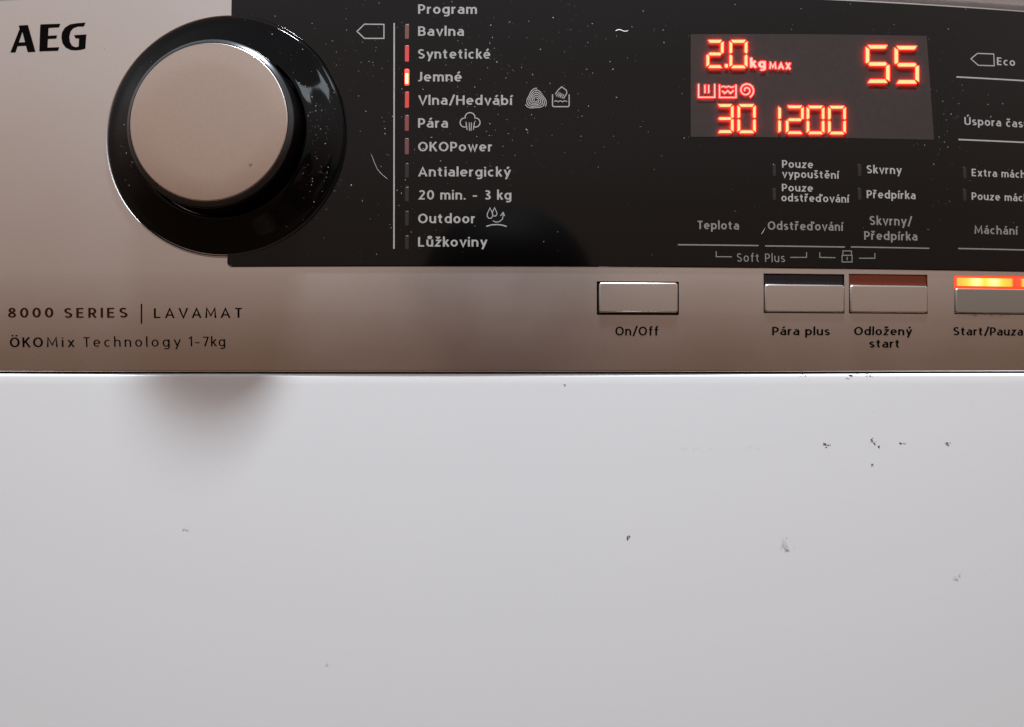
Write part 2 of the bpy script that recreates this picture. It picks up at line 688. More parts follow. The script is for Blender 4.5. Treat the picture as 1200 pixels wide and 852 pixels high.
# white front of the body below, its top edge rolled in
zt_b = ZB - .0006
V, Fc = [], []
bx = frange(XA, XB, .006)
prof = [(0.006, zt_b - .0003), (.003, zt_b - .0001), (.0011, zt_b)]
for q in range(1, 9):
    a = q / 8 * math.pi / 2
    prof.append((.0011 * (1 - math.sin(a)), zt_b - .0011 * (1 - math.cos(a))))
for z in frange(.004, .34, .012):
    prof.append((0, zt_b - z))
prof += [(.05, zt_b - .34)]
n = len(prof)
for x in bx:
    for dy, z in prof:
        V.append((x, body_y(x) + dy, z))
for i in range(len(bx) - 1):
    for j in range(n - 1):
        Fc.append((i * n + j, i * n + j + 1, (i + 1) * n + j + 1, (i + 1) * n + j))
front = link('front_panel', V, Fc, WHITE, root, smooth=True, label='plain white enamelled sheet below the control panel')

# cabinet: sides, back and the worktop over the fascia
V, Fc = [], []
for x, s in ((XA, -1), (XB, 1)):
    k = len(V)
    y0 = body_y(x) + .001
    V += [(x, y0, zt_b - .34), (x, .85, zt_b - .34), (x, .85, ZT), (x, y0 + .004, ZT)]
    Fc.append((k, k + 1, k + 2, k + 3))
V += [(XA, .85, zt_b - .34), (XB, .85, zt_b - .34), (XB, .85, ZT), (XA, .85, ZT)]
Fc.append((8, 9, 10, 11))
link('cabinet', V, Fc, WHITE, root)
V, Fc = [], []
zt0 = ZT + .0007
pr = [(.02, zt0), (.0035, zt0), (.0010, zt0 + .001), (0, zt0 + .004), (0, zt0 + .020), (.003, zt0 + .026), (.012, zt0 + .030), (.60, zt0 + .030)]
n = len(pr)
for x in bx:
    yy = fy(x, ZT)
    for dy, z in pr:
        V.append((x, min(yy + dy - .0005, .86), z))
for i in range(len(bx) - 1):
    for j in range(n - 1):
        Fc.append((i * n + j, (i + 1) * n + j, (i + 1) * n + j + 1, i * n + j + 1))
link('worktop', V, Fc, WHITE, root, smooth=False)

# ------------------------------------------------------------------ black panel
HG = .0006
o = [(gx0 + .0016, gz0), (XB - .004, gz0), (XB - .004, ZT - .0012), (gx0, ZT - .0012), (gx0, gz0 + .0016),
     (gx0 + .00012, gz0 + .0010), (gx0 + .0005, gz0 + .0005), (gx0 + .0010, gz0 + .00012)]
V, Fc, ins, _ = plate(o, S, -.0005, HG, .0003, sub=.004)
x0, x1 = min(p.x for p in ins), max(p.x for p in ins)
z0, z1 = min(p.y for p in ins), max(p.y for p in ins)
gxs = frange(x0 + .0016, x1, .005)
gzs = frange(z0, z1, .006)
gl = link('black_panel', V, Fc, GLASS, root, smooth=True, label='glossy black panel with the programme list and display')
k = len(gl.data.vertices)
V2 = [S(x, z, HG) for x in gxs for z in gzs]
n = len(gzs)
F2 = [(i * n + j, (i + 1) * n + j, (i + 1) * n + j + 1, i * n + j + 1) for i in range(len(gxs) - 1) for j in range(n - 1)]
# narrow strip with the rounded corner at the left end
k = len(V2)
V2 += [S(x0, z, HG) for z in [z0 + .0016] + [z for z in gzs if z > z0 + .0017]]
m_ = len(V2) - k
c = len(V2)
V2 += [S(x0 + .0005, z0 + .0005, HG)]
F2.append((c, 0, k))
F2.append((k, 0, 1, k + 1)) if gzs[1] > z0 + .0017 else None
for q in range(1, m_ - 1):
    F2.append((k + q, q, q + 1, k + q + 1))
allV, allF = V + V2, Fc + [tuple(len(V) + i for i in f) for f in F2]
bpy.data.objects.remove(gl)
gl = link('black_panel', allV, allF, GLASS, root, smooth=True, label='glossy black panel with the programme list and display')
HP = HG + .00002

# ------------------------------------------------------------------ dial
cxd, czd = P(264.5, 159)
c0 = S(cxd, czd)
e = 1e-3
nrm = (S(cxd, czd, 1e-3) - c0).normalized()
tx = Vector((1, 0, 0)) - nrm * nrm.x
tx.normalize()
tz = nrm.cross(tx)
if tz.z < 0:
    tz = -tz


def dial_pt(r, a, h):
    return c0 + tx * (r * math.cos(a)) + tz * (r * math.sin(a)) + nrm * h


def lathe(name, prof, m, parent, seg=128, label=None, cap=False, fmx=None, mats=None):
    V, Fc, fm = [], [], []
    for r, h in prof:
        for s in range(seg):
            V.append(dial_pt(r, 2 * math.pi * s / seg, h))
    for j in range(len(prof) - 1):
        for s in range(seg):
            t = (s + 1) % seg
            Fc.append((j * seg + s, j * seg + t, (j + 1) * seg + t, (j + 1) * seg + s))
            fm.append(fmx[j] if fmx else 0)
    if cap:
        j = len(prof) - 1
        Fc.append(tuple(j * seg + s for s in range(seg)))
        fm.append(fmx[-1] if fmx else 0)
    return link(name, V, Fc, m, parent, smooth=True, label=label, mats=mats, fm=fm if fmx else None)


MM = .001
dial = bpy.data.objects.new('dial', None)
C.objects.link(dial)
dial.parent = root
dial.location = c0 - wloc(root)
dial['label'] = 'round programme dial with a brushed metal cap in a glossy black ring'
SK = [(43.0, -1.5), (42.97, -.3), (42.93, .50), (42.84, .66), (42.6, .76), (41.5, .95), (40.3, 1.22), (39.3, 1.6), (38, 2.15),
      (36, 3.0), (34, 3.9), (32.5, 4.5), (31.3, 4.9), (30.6, 4.95), (30.3, 4.4), (30.2, 3.4)]
lathe('dial_ring', [(r * MM, h * MM) for r, h in SK], BLACK, dial)
trim = lathe('trim_ring', [(44.1 * MM, -.001), (44.0 * MM, .0003), (43.85 * MM, .0006), (43.7 * MM, .00055), (43.05 * MM, -.0001), (43.0 * MM, -.001)],
             SILVER, dial, mats=[SILVER, BLACK], fmx=[0] * 5)
for p in trim.data.polygons:
    if (p.center + wloc(trim)).x > gx0 - .0003:
        p.material_index = 1
KN = [(29.9, 3.0), (29.6, 9.0), (29.45, 12.2), (29.3, 12.5), (29.0, 12.8), (27.75, 13.75), (27.6, 13.8), (27.45, 13.7), (27.4, 13.3)]
lathe('grip', [(r * MM, h * MM) for r, h in KN], BLACK, dial, fmx=[0, 0, 0, 0, 1, 1, 0, 0], mats=[BLACK, BEVEL])
lathe('dial_cap', [(27.38 * MM, .0130), (27.36 * MM, .0138), (27.3 * MM, .01398), (27.15 * MM, .0141), (26.9 * MM, .01413),
                   (18 * MM, .01415), (9 * MM, .01415), (2 * MM, .01415)], CAPM, dial, cap=True,
      fmx=[1, 1, 1, 0, 0, 0, 0, 0], mats=[CAPM, SILVER2])

# ------------------------------------------------------------------ push buttons
WINM = [None, mat('dark_blue_black_window', (.010, .008, .014), .2), mat('brown_red_window', (.05, .012, .006), .25,
        emit=(.20, .030, .010), es=.36), None]
lit = bpy.data.materials.new('lit_orange_window')
lit.use_nodes = True
ln, ll = lit.node_tree.nodes, lit.node_tree.links
b = ln['Principled BSDF']
b.inputs['Base Color'].default_value = (.05, .01, .005, 1)
g = ln.new('ShaderNodeNewGeometry')
sx_ = ln.new('ShaderNodeSeparateXYZ')
ll.new(g.outputs['Position'], sx_.inputs[0])
mrr = ln.new('ShaderNodeMapRange')
xl0, xl1 = P(1118, 330)[0], P(1214, 330)[0]
mrr.inputs['From Min'].default_value = xl0
mrr.inputs['From Max'].default_value = xl1
rp = ln.new('ShaderNodeValToRGB')
ll.new(sx_.outputs['X'], mrr.inputs['Value'])
ll.new(mrr.outputs[0], rp.inputs[0])
ll.new(rp.outputs[0], b.inputs['Emission Color'])
st = [(0, (1, .10, .02)), (.05, (1, .16, .02)), (.15, (1, .22, .02)), (.27, (1, .34, .13)), (.36, (1, .24, .02)), (.48, (1, .33, .12)),
      (.58, (1, .22, .02)), (.68, (1, .17, .015)), (.715, (1, .02, .006)), (.80, (1, .03, .008)), (.835, (1, .20, .02)), (1, (1, .25, .03))]
rp.color_ramp.elements[0].position, rp.color_ramp.elements[0].color = 0, (*st[0][1], 1)
rp.color_ramp.elements[1].position, rp.color_ramp.elements[1].color = 1, (*st[-1][1], 1)
for p, c in st[1:-1]:
    rp.color_ramp.elements.new(p).color = (*c, 1)
b.inputs['Emission Strength'].default_value = 3.4
WINM[3] = mat('lit_red_orange_rim', (.05, .01, .005), .5, emit=(1, .055, .012), es=1.6)
BL = ['silver push button with a dark gap round it above the word On/Off',
      'silver push button under a dark unlit window above the words Pára plus',
      'silver push button under a brownish red window above the words Odložený start',
      'darker silver push button under a glowing orange window above the words Start/Pauza']
WL = [None, 'dark unlit lamp window', 'dim brownish red lamp window', 'glowing orange and yellow lamp window']
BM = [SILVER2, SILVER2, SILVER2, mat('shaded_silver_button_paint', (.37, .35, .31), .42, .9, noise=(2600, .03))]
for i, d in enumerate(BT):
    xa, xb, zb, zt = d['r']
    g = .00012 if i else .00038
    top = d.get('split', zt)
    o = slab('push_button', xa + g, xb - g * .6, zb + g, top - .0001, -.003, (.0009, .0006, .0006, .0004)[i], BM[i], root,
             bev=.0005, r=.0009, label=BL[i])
    if d['win']:
        slab('lamp_window', xa + .00005, xb - .00005, top + .0001, zt - .0001, -.003, -.0005 if i < 3 else .0002, WINM[i], o,
             bev=.0002, r=.0004, label=WL[i])
        if i == 3:
            slab('lamp_core', xa + .0006, xb - .0006, top + .0007, zt - .0008, -.001, .0004, lit, o, bev=.00025, r=.0004)

# ------------------------------------------------------------------ print on the silver fascia
HS = .00003
for args in (('8000', 9.5, 62.5, 372.4, 11.6, PRINTR, 'dark brown', .15, .28), ('SERIES', 75.5, 149.5, 372.6, 11.6, PRINTR, 'dark brown', .15, .28),
             ('LAVAMAT', 180.5, 283.5, 372.8, 11.6, PRINTB, 'black', .13, .30),
             ('ÖKO', 11.8, 50.5, 407, 11.6, PRINTB, 'black', .14, .22), ('Mix', 55, 87.5, 406.8, 11.4, PRINTB, 'black', .11, .30),
             ('Technology', 98, 212, 406.5, 11.4, PRINTB, 'black', .10, .30), ('1-7kg', 221, 264, 406, 11.4, PRINTB, 'black', .11, .18)):
    t, x0, x1, bs, cp, m, cl, bo, sp = args
    text(t, x0, x1, bs, cp, m, fascia, HS, bo, sp, colour=cl)
for args in (('On/Off', 721, 771.2, 393.2, 10.6, None), ('Pára plus', 904.8, 972.6, 392.8, 9.8, None), ('Odložený', 1000.8, 1069, 392.8, 9.8, None),
             ('start', 1018.6, 1053.4, 407.4, 9.8, None), ('Start/Pauza', 1117.2, 1159.3, 393, 9.8, 'Start/')):
    text(args[0], args[1], args[2], args[3], args[4], PRINTB, fascia, HS, .155, .115, ref=args[5], colour='black')
Ink().stroke([(165.8, 356), (165.8, 379.5)], 1.6).build('printed_line', HS, PRINTB, fascia, 'thin black upright stroke between SERIES and LAVAMAT')
k = 4.261
L = Ink()


def zq(pts):
    return [(x / k, y / k) for x, y in pts]


L.poly(zq([(52, 263), (98, 146), (94, 128), (139, 125), (112, 158), (77, 262)]))
L.poly(zq([(112, 158), (139, 125), (177, 259), (139, 261), (128, 222)]))
L.poly(zq([(90, 213), (126, 211), (130, 229), (84, 231)]))
L.poly(zq([(203, 122), (301, 119), (294, 137), (242, 140), (240, 179), (285, 177), (281, 193), (239, 195), (237, 238), (296, 236),
           (289, 254), (197, 257), (201, 135)]))
L.poly(zq([(427, 113), (385, 116), (350, 122), (324, 139), (310, 162), (307, 188), (312, 216), (328, 238), (352, 250), (380, 252), (405, 249), (426, 243),
           (431, 172), (370, 176), (377, 191), (395, 193), (393, 233), (377, 236), (360, 229), (349, 210), (346, 183), (352, 157), (366, 141),
           (390, 133), (418, 133)]))
L.build('logo', HS, PRINTB, fascia, 'black capital letters AEG')

# ------------------------------------------------------------------ print on the black panel
for t, x1, bs, dim in (('Program', 559, 17.2, 0), ('Bavlna', 543.7, 43, 0), ('Syntetické', 574.6, 69.6, 0), ('Jemné', 541.3, 96.3, 0),
                       ('Vlna/Hedvábí', 601.5, 123.6, 0), ('Pára', 525, 150.4, 0), ('OKOPower', 576.5, 178, 0),
                       ('Antialergický', 598.8, 207.4, 0), ('20 min. - 3 kg', 599.2, 234.4, 0), ('Outdoor', 556.6, 262, 0),
                       ('Lůžkoviny', 571.2, 289.4, 1)):
    text(t, 490.2, x1, bs, 11.0, PRINTW if not dim else PRINTW, gl, HP, .152)
for t, x0, x1, bs, cp, ref in (('Eco', 1166.8, 1188, 77, 9, None), ('Úspora času', 1128.8, 1171.6, 147, 9.2, 'Úspora'),
                               ('Extra máchání', 1137.3, 1166.8, 207, 8.6, 'Extra'), ('Pouze máchání', 1137.3, 1170.5, 234.6, 8.6, 'Pouze'),
                               ('Máchání', 1140.5, 1191.8, 274.3, 9.4, None),
                               ('Pouze', 915.6, 951.9, 197, 8.8, None), ('vypouštění', 915.6, 982.8, 208.6, 8.8, None),
                               ('Pouze', 915.4, 951.7, 224.6, 8.6, None), ('odstřeďování', 914.8, 994.6, 236.4, 8.8, None),
                               ('Skvrny', 1014.6, 1055.6, 203.6, 9.4, None), ('Předpírka', 1014.6, 1071.6, 232.6, 9.2, None),
                               ('Teplota', 817, 865.2, 269, 9.8, None), ('Odstřeďování', 898.9, 987.8, 269.6, 9.8, None),
                               ('Skvrny/', 1018, 1068, 264, 10.4, None), ('Předpírka', 1011.6, 1073.7, 281.2, 9.8, None)):
    text(t, x0, x1, bs, cp, PRINTW if bs < 240 else PRINTD, gl, HP, .152, ref=ref, colour='white' if bs < 240 else 'grey')
text('Soft Plus', 863, 919, 307, 9.8, PRINTD, gl, HP, .10, .18, colour='grey')


def inkline(pts, wd, label, m=PRINTW, name='printed_line', closed=False):
    return Ink().stroke(pts, wd, closed).build(name, HP, m, gl, label)


def hline(x0, x1, y, wd, label, m=PRINTW):
    a, z = P(x0, y)
    b, _ = P(x1, y)
    v, f = ribbon([(a + (b - a) * q / 12, z) for q in range(13)], wd * .0003)
    return film('printed_line', v, f, HP, m, gl, label)


inkline([(462.3, 28), (462.0, 292)], 1.7, 'long upright white line left of the programme list')
hline(1119.4, 1240, 91, 1.8, 'white line under the word Eco')
hline(1121.8, 1240, 164.2, 1.8, 'white line under the words Úspora času')
hline(1121.3, 1240, 291.6, 1.6, 'grey line under the word Máchání', PRINTD)
hline(793.8, 888, 287.2, 1.5, 'grey line under the word Teplota', PRINTD)
hline(895.8, 989, 288.6, 1.5, 'grey line under the word Odstřeďování', PRINTD)
hline(996, 1087.6, 289.8, 1.5, 'grey line under the words Skvrny/Předpírka', PRINTD)
inkline([(418.9, 37.8), (427.5, 29.4), (450.3, 29.6), (450.3, 46), (427.5, 46)], 1.35, 'white outlined arrow pointing left at the dial', name='arrow_mark', closed=True)
inkline([(1136.3, 69.9), (1143.8, 63.5), (1163, 64.2), (1163.6, 78), (1144.8, 77.4)], 1.3, 'white outlined arrow left of the word Eco', name='arrow_mark', closed=True)
for q, s in (([(838.6, 295), (838.6, 301.2), (857, 301.4)], 'left of the words Soft Plus'), ([(925.2, 302), (944.2, 302), (944.2, 296)], 'right of the words Soft Plus'),
             ([(959.6, 296), (959.6, 302), (978, 302.4)], 'left of the padlock'), ([(1005.5, 303), (1024, 303), (1024, 297)], 'right of the padlock')):
    inkline(q, 1.1, 'grey bracket ' + s, PRINTD, 'bracket_mark')
Ink().stroke([(985.7, 299.6), (997.4, 299.6), (997.4, 307.4), (985.7, 307.4)], 1.1, True).stroke([(986.6, 299), (986.6, 294.5), (996.6, 294.5), (996.6, 299)], 1.1) \
    .stroke([(991.6, 301.4), (991.6, 305.4)], 1.2).build('padlock_symbol', HP, PRINTD, gl, 'small grey padlock')

# wool mark: three interlaced bundles of bent stripes
ink = Ink()
cx, cy, s = 627.9, 116.4, 12.6
for q in range(3):
    a0 = 90 + 120 * q
    for kx in range(5):
        pts = []
        for j in range(17):
            pa = -6 + 132 * j / 16
            a = R(a0 + pa)
            f = (1.0 - .175 * kx - .165 * pa / 120) * (.93 + .13 * math.cos(3 * (a - R(90))) * (1 - .12 * kx))
            pts.append((cx + f * math.cos(a) * s, cy - f * math.sin(a) * s + 1.2))
        ink.stroke(pts, .95)
ink.build('wool_symbol', HP, PRINTW, gl, 'round-cornered triangular wool emblem of bent stripes')

# hand wash tub
ink = Ink()
ink.stroke([(647.3, 111.5), (647.3, 124.6), (648.4, 125.8), (665.6, 125.8), (666.7, 124.6), (666.7, 111.5)], 1.3)
ink.stroke([(649.4, 119.8), (651.6, 118.8), (654.0, 120.2), (656.4, 118.8), (659, 120.2), (661.4, 118.8), (664.4, 119.9)], 1.0)
ink.stroke([(650.6, 111.4), (653.6, 106.6), (658, 102.6), (663.6, 106.8), (664, 110.2), (661.2, 114.8), (660.2, 116.6)], 1.1)
for a in range(4):
    ink.stroke([(651.6 + 2.2 * a, 113.8 + .8 * a), (655.2 + 1.8 * a, 108.8 + .9 * a)], .9)
ink.build('hand_wash_symbol', HP, PRINTW, gl, 'white hand over a wash tub with a wave')

# steam cloud
ink = Ink()
c = []
for ax, ay, r, a0, a1 in ((544.4, 144.2, 5.2, 75, 262), (550.8, 138.4, 5.6, 170, 10), (557.6, 144.2, 5.2, -82, 105)):
    pass
pts = []
for j in range(13):
    a = math.radians(285 - 190 * j / 12)
    pts.append((544.6 + 5.3 * math.cos(a), 144.4 - 5.3 * math.sin(a)))
ink.stroke(pts, 1.25)
pts = []
for j in range(13):
    a = math.radians(190 - 200 * j / 12)
    pts.append((550.9 + 5.9 * math.cos(a), 138.8 - 6.0 * math.sin(a)))
ink.stroke(pts, 1.25)
pts = []
for j in range(13):
    a = math.radians(85 - 190 * j / 12)
    pts.append((557.3 + 5.3 * math.cos(a), 144.4 - 5.3 * math.sin(a)))
ink.stroke(pts, 1.25)
ink.stroke([(546.2, 143.6), (547.4, 153)], 1.1)
ink.stroke([(550, 144.4), (550.3, 154)], 1.1)
ink.stroke([(552.6, 144.4), (552.2, 154)], 1.1)
ink.stroke([(556.2, 143.6), (554.8, 153)], 1.1)
ink.build('steam_symbol', HP, PRINTW, gl, 'white steam cloud with four jets')

# outdoor symbol: two drops, an arrow and an arc
ink = Ink()


def drop(x, y, s):
    return [(x, y - s), (x + s * .42, y - s * .1), (x + s * .45, y + s * .35), (x + s * .2, y + s * .68), (x - s * .2, y + s * .68),
            (x - s * .45, y + s * .35), (x - s * .42, y - s * .1)]


ink.stroke(drop(574.2, 251.4, 7.2), 1.0, True)
ink.stroke(drop(579.6, 249.8, 5.8), 1.0, True)
ink.stroke([(577.6, 259.2), (581, 260.8), (585.4, 260.2), (589, 257), (589.8, 250.6)], 1.0)
ink.stroke([(586.6, 253.4), (589.6, 249.4), (591.4, 253.8)], 1.0)
ink.stroke([(569.8, 265.8), (576, 264), (583, 263.6), (589, 264.4), (593.8, 265.9)], 1.3)
ink.build('outdoor_symbol', HP, PRINTW, gl, 'two white drops and a bent arrow over an arc')

# indicator lights beside the programmes
lamps = [(38.0, 8.6, (.30, .065, .025), .36, 'dim brownish red indicator beside Bavlna'), (63.6, 9.6, (1, .035, .045), .60, 'red indicator beside Syntetické'),
         (91.4, 9.2, (1, .022, .012), 8.0, 'brightest indicator, glowing orange white, beside Jemné'), (117.8, 9.4, (1, .045, .035), .56, 'red indicator beside Vlna/Hedvábí'),
         (145.0, 9.2, (.42, .05, .045), .38, 'dim red indicator beside Pára'), (172.2, 9.4, (.30, .06, .06), .30, 'faint red indicator beside OKOPower'),
         (200.6, 8.6, None, 0, None), (228.4, 8.6, None, 0, None), (256.4, 8.6, None, 0, None), (284.6, 8.0, None, 0, None)]
OFF = mat('unlit_indicator', (.010, .008, .008), .35)


def lamp(px, py, hw, hh, m, label, r=.0003, h=.00022):
    a, z = P(px - hw, py)
    b, _ = P(px + hw, py)
    zt, zb = P(px, py - hh)[1], P(px, py + hh)[1]
    return slab('indicator_light', a, b, zb, zt, HG - .0004, HG + h, m, gl, bev=.0001, r=r, label=label)


for i, (py, hh, col, s, lb) in enumerate(lamps):
    px = 477.2 - .15 * (i > 3)
    if col is None:
        lamp(px, py, 2.3, hh, OFF, 'unlit dark grey indicator', h=.00006)
    else:
        lamp(px, py, 2.4, hh, led('indicator_glow', col, s), lb, h=.0003 if s > 5 else .00008)  # Jemné's red neighbours glow themselves, standing in for light leaking from it
# the lit one has a white-hot lower half
px, py = 477.1, 93.2
a, z = P(px - 1.8, py)
b_, _ = P(px + 1.8, py)
slab('lamp_core', a, b_, P(px, py + 6)[1], P(px, py - 6)[1], HG, HG + .00045, mat('hot_lamp', (.1, .1, .1), .5, emit=(1, .50, .20), es=3.0), gl, bev=.0001, r=.0003)
for px, py in ((906.6, 200), (906.6, 228), (1006.4, 200), (1006.4, 228), (1129.3, 203), (1129.3, 229)):
    lamp(px, py, 1.9, 7, OFF, 'unlit dark grey indicator', h=.00006)

# ------------------------------------------------------------------ display
xa, _ = P(809, 102)
xb, _ = P(1090, 102)
zt, zb = P(950, 40.5)[1], P(950, 161)[1]
o = [P(808.8, 161.2), P(1093.2, 164.6), P(1084.6, 43.2), P(808.8, 41.2)]
V, Fc, ins, _ = plate(o, S, HG - .0003, HG + .0001, .00005, sub=.006)
q_, t_ = tess([(p.x, p.y) for p in ins], .006)
off = len(V)
disp = link('display', V + [S(x, z, HG + .0001) for x, z in q_], Fc + [tuple(off + i for i in t) for t in t_], SMOKE, root,
            label='smoked rectangular display with lit red figures')
HD = HG + .0001


def boxfilm(name, polys, h, thick, m, parent, label):
    """solid pieces standing off the display: outlines in (x, z)"""
    V, Fc = [], []
    for poly in polys:
        n = len(poly)
        ar = sum(poly[i][0] * poly[(i + 1) % n][1] - poly[(i + 1) % n][0] * poly[i][1] for i in range(n))
        if ar < 0:
            poly = poly[::-1]
        k = len(V)
        V += [S(x, z, h) for x, z in poly] + [S(x, z, h + thick) for x, z in poly]
        for t in tessellate_polygon([[Vector((x, z, 0)) for x, z in poly]]):
            a, b, c = t
            Fc.append((k + n + a, k + n + b, k + n + c))
            Fc.append((k + c, k + b, k + a))
        for i in range(n):
            j = (i + 1) % n
            Fc.append((k + i, k + j, k + n + j, k + n + i))
    return link(name, V, Fc, m, parent, label=label)


SEGS = {'0': 'abcdef', '1': 'ef', '2': 'abged', '3': 'abgcd', '5': 'afgcd'}


def digit(ch, x0, x1, y0, y1, wd, label):
    """seven-segment figure between pixel columns x0..x1 and rows y0..y1"""
    W, H = x1 - x0, y1 - y0
    g = wd * .40
    t = wd

    def hz(yc, x0=x0, x1=x1, k=0):
        return [(x0 + g + t * .25, yc - t / 2 if k <= 0 else yc - t / 2), (x1 - g - t * .25, yc - t / 2), (x1 - g - t * .9, yc + t / 2), (x0 + g + t * .9, yc + t / 2)] if k < 0 else \
            ([(x0 + g + t * .9, yc - t / 2), (x1 - g - t * .9, yc - t / 2), (x1 - g - t * .25, yc + t / 2), (x0 + g + t * .25, yc + t / 2)] if k > 0 else
             [(x0 + g + t * .35, yc), (x0 + g + t * .85, yc - t / 2), (x1 - g - t * .85, yc - t / 2), (x1 - g - t * .35, yc), (x1 - g - t * .85, yc + t / 2), (x0 + g + t * .85, yc + t / 2)])

    ym = (y0 + y1) / 2

    def vt(x, ya, yb, left, up):
        sgn = 1 if left else -1
        xi = x + sgn * t
        if up:
            return [(x, ya + g + t * .15), (xi, ya + g + t * .85), (xi, yb - g - t * .30), (x + sgn * t * .35, yb - g * .6), (x, yb - g - t * .15)]
        return [(x, ya + g + t * .15), (x + sgn * t * .35, ya + g * .6), (xi, ya + g + t * .30), (xi, yb - g - t * .85), (x, yb - g - t * .15)]
    seg = {'a': hz(y0 + t / 2, k=-1), 'd': hz(y1 - t / 2, k=1), 'g': hz(ym),
           'f': vt(x0, y0, ym, 1, 1), 'e': vt(x0, ym, y1, 1, 0), 'b': vt(x1, y0, ym, 0, 1), 'c': vt(x1, ym, y1, 0, 0)}
    polys = [[P(*p) for p in seg[s]] for s in SEGS[ch]]
    boxfilm('digit', polys, HD + .0004, .0001, LEDW, disp, label)


digit('2', 826.8, 846.6, 48.6, 81.2, 3.1, 'lit red figure 2 of 2.0')
digit('0', 853.6, 874.4, 48.6, 81.4, 3.1, 'lit red figure 0 of 2.0')
boxfilm('decimal_point', [[P(*p) for p in ((848.2, 76.8), (851.6, 76.8), (851.6, 80.6), (848.2, 80.6))]], HD + .0004, .0001, LEDW, disp, None)
digit('5', 1012.6, 1040.2, 54.6, 98.6, 3.9, 'left lit red figure 5 of 55')
digit('5', 1046.2, 1074.4, 55.6, 99.4, 3.9, 'right lit red figure 5 of 55')
digit('3', 838.6, 858.2, 123.6, 157, 2.9, 'lit red figure 3 of 30')
digit('0', 863, 884, 123.6, 157.2, 2.9, 'lit red figure 0 of 30')
digit('1', 910.6, 921, 125, 158.2, 2.9, 'lit red figure 1 of 1200')
digit('2', 919.4, 940, 125.2, 158.2, 2.9, 'lit red figure 2 of 1200')
digit('0', 943.6, 964.2, 125.4, 158.4, 2.9, 'middle lit red figure 0 of 1200')
digit('0', 968.6, 989.2, 125.6, 158.6, 2.9, 'last lit red figure 0 of 1200')


def lit_text(t, x0, x1, bs, cp, bold):
    V, Fc = glyphs(t, bold)
    mn, mx = min(v[0] for v in V), max(v[0] for v in V)
    a, z0 = P(x0, bs)
    b, _ = P(x1, bs)
    z1 = P(x0, bs - cp)[1]
    V = [(a + (v[0] - mn) * (b - a) / (mx - mn), z0 + v[1] * (z1 - z0) / CAPH, v[2]) for v in V]
    n = len(V)
    V3 = [S(x, z, HD + .0004 + e_) for x, z, e_ in V]
    link('lit_word', V3, Fc, LEDI, disp, label=f'lit red letters "{t}"')


lit_text('kg', 877.6, 896, 80.6, 10.6, .21)
lit_text('MAX', 900, 925.2, 82.0, 7.6, .21)


def lit_symbol(strokes, label):
    V, Fc = [], []
    for pts, wd, cl in strokes:
        v, f = ribbon([P(*p) for p in pts], wd * .0003, cl)
        o = len(V)
        V += [S(x, z, HD + .0004) for x, z in v]
        Fc += [tuple(o + i for i in t) for t in f]
    link('lit_symbol', V, Fc, LEDI, disp, label=label)


lit_symbol([([(817.6, 100), (817.6, 115.4), (836.4, 115.4), (836.4, 100)], 1.5, 0), ([(825, 101), (825, 110.6)], 1.4, 0), ([(829.4, 101), (829.4, 110.6)], 1.4, 0)],
           'lit red wash tub with two strokes')
lit_symbol([([(842, 100.6), (842, 115.6), (861.2, 115.6), (861.2, 100.6)], 1.5, 0),
            ([(843.8, 103.6), (846.6, 102.4), (849.6, 104), (852.6, 102.4), (855.6, 104), (859.4, 102.8)], 1.2, 0),
            ([(845, 107.8), (848, 110.8), (851.6, 107.8), (854.6, 110.8), (858.6, 107.4)], 1.5, 0)],
           'lit red wash tub with waves')
sp = []
for j in range(46):
    a = j / 45 * 2 * math.pi * 1.75
    r = 9.2 - 7.6 * j / 45
    sp.append((873.2 + r * math.cos(a + 5.2), 107.2 - r * math.sin(a + 5.2) * .98))
lit_symbol([(sp, 1.5, 0)], 'lit red spiral')

# ------------------------------------------------------------------ dust, lint and dirt
def skirt_h(r):
    r /= MM
    if r > 43.0:
        return None
    if r < 27.3:
        return .01415
    if r < 30.3:
        return None
    for (ra, ha), (rb, hb) in zip(SK[:-2], SK[1:-1]):
        if rb <= r <= ra and ra > rb:
            return (ha + (hb - ha) * (ra - r) / (ra - rb)) * MM
    return None


def surf(px, py, lift=.00003):
    """the point of the machine's face under a place of the photograph, with its normal"""
    if py > 439:
        x, z = P(px, py, lambda a, b: body_y(a))
        return Vector((x, body_y(x) - lift, z)), Vector((0, -1, 0))
    x, z = P(px, py)
    q = S(x, z) - c0
    r = math.hypot(q.dot(tx), q.dot(tz))
    if r < .0431:
        for _ in range(8):                      # the dial stands proud: walk along the line of sight to its skin
            a = math.atan2(q.dot(tz), q.dot(tx))
            h = skirt_h(r)
            if h is None:
                return None
            d_ = Vector((px - 600, F, 426 - py)).normalized()
            pc = c0 + nrm * h
            t = (pc - Vector((0, 0, 0))).dot(nrm) / d_.dot(nrm)
            w_ = d_ * t
            q = w_ - c0
            r = math.hypot(q.dot(tx), q.dot(tz))
        h = skirt_h(r)
        if h is None:
            return None
        return w_ + nrm * lift, nrm
    h = HG if (x > gx0 and z > gz0) else 0
    p = S(x, z, h + lift)
    return p, (S(x, z, h + .001) - p).normalized()


def speck(V, Fc, px, py, size, el=1.0, ang=None, fl=.4):
    s_ = surf(px, py)
    if s_ is None:
        return
    p, n_ = s_
    ax = Vector((1, 0, 0)) - n_ * n_.x
    ax.normalize()
    az = ax.cross(n_)
    a0 = random.uniform(0, 6.28) if ang is None else ang
    u = ax * math.cos(a0) + az * math.sin(a0)
    v = n_.cross(u)
    k = len(V)
    m = 7
    for i in range(m):
        a = 2 * math.pi * i / m
        rr = random.uniform(.45, 1.3)
        V.append(p + u * (math.cos(a) * size * el * rr) + v * (math.sin(a) * size * rr))
    V.append(p + n_ * size * fl)
    for i in range(m):
        Fc.append((k + i, k + (i + 1) % m, k + m))


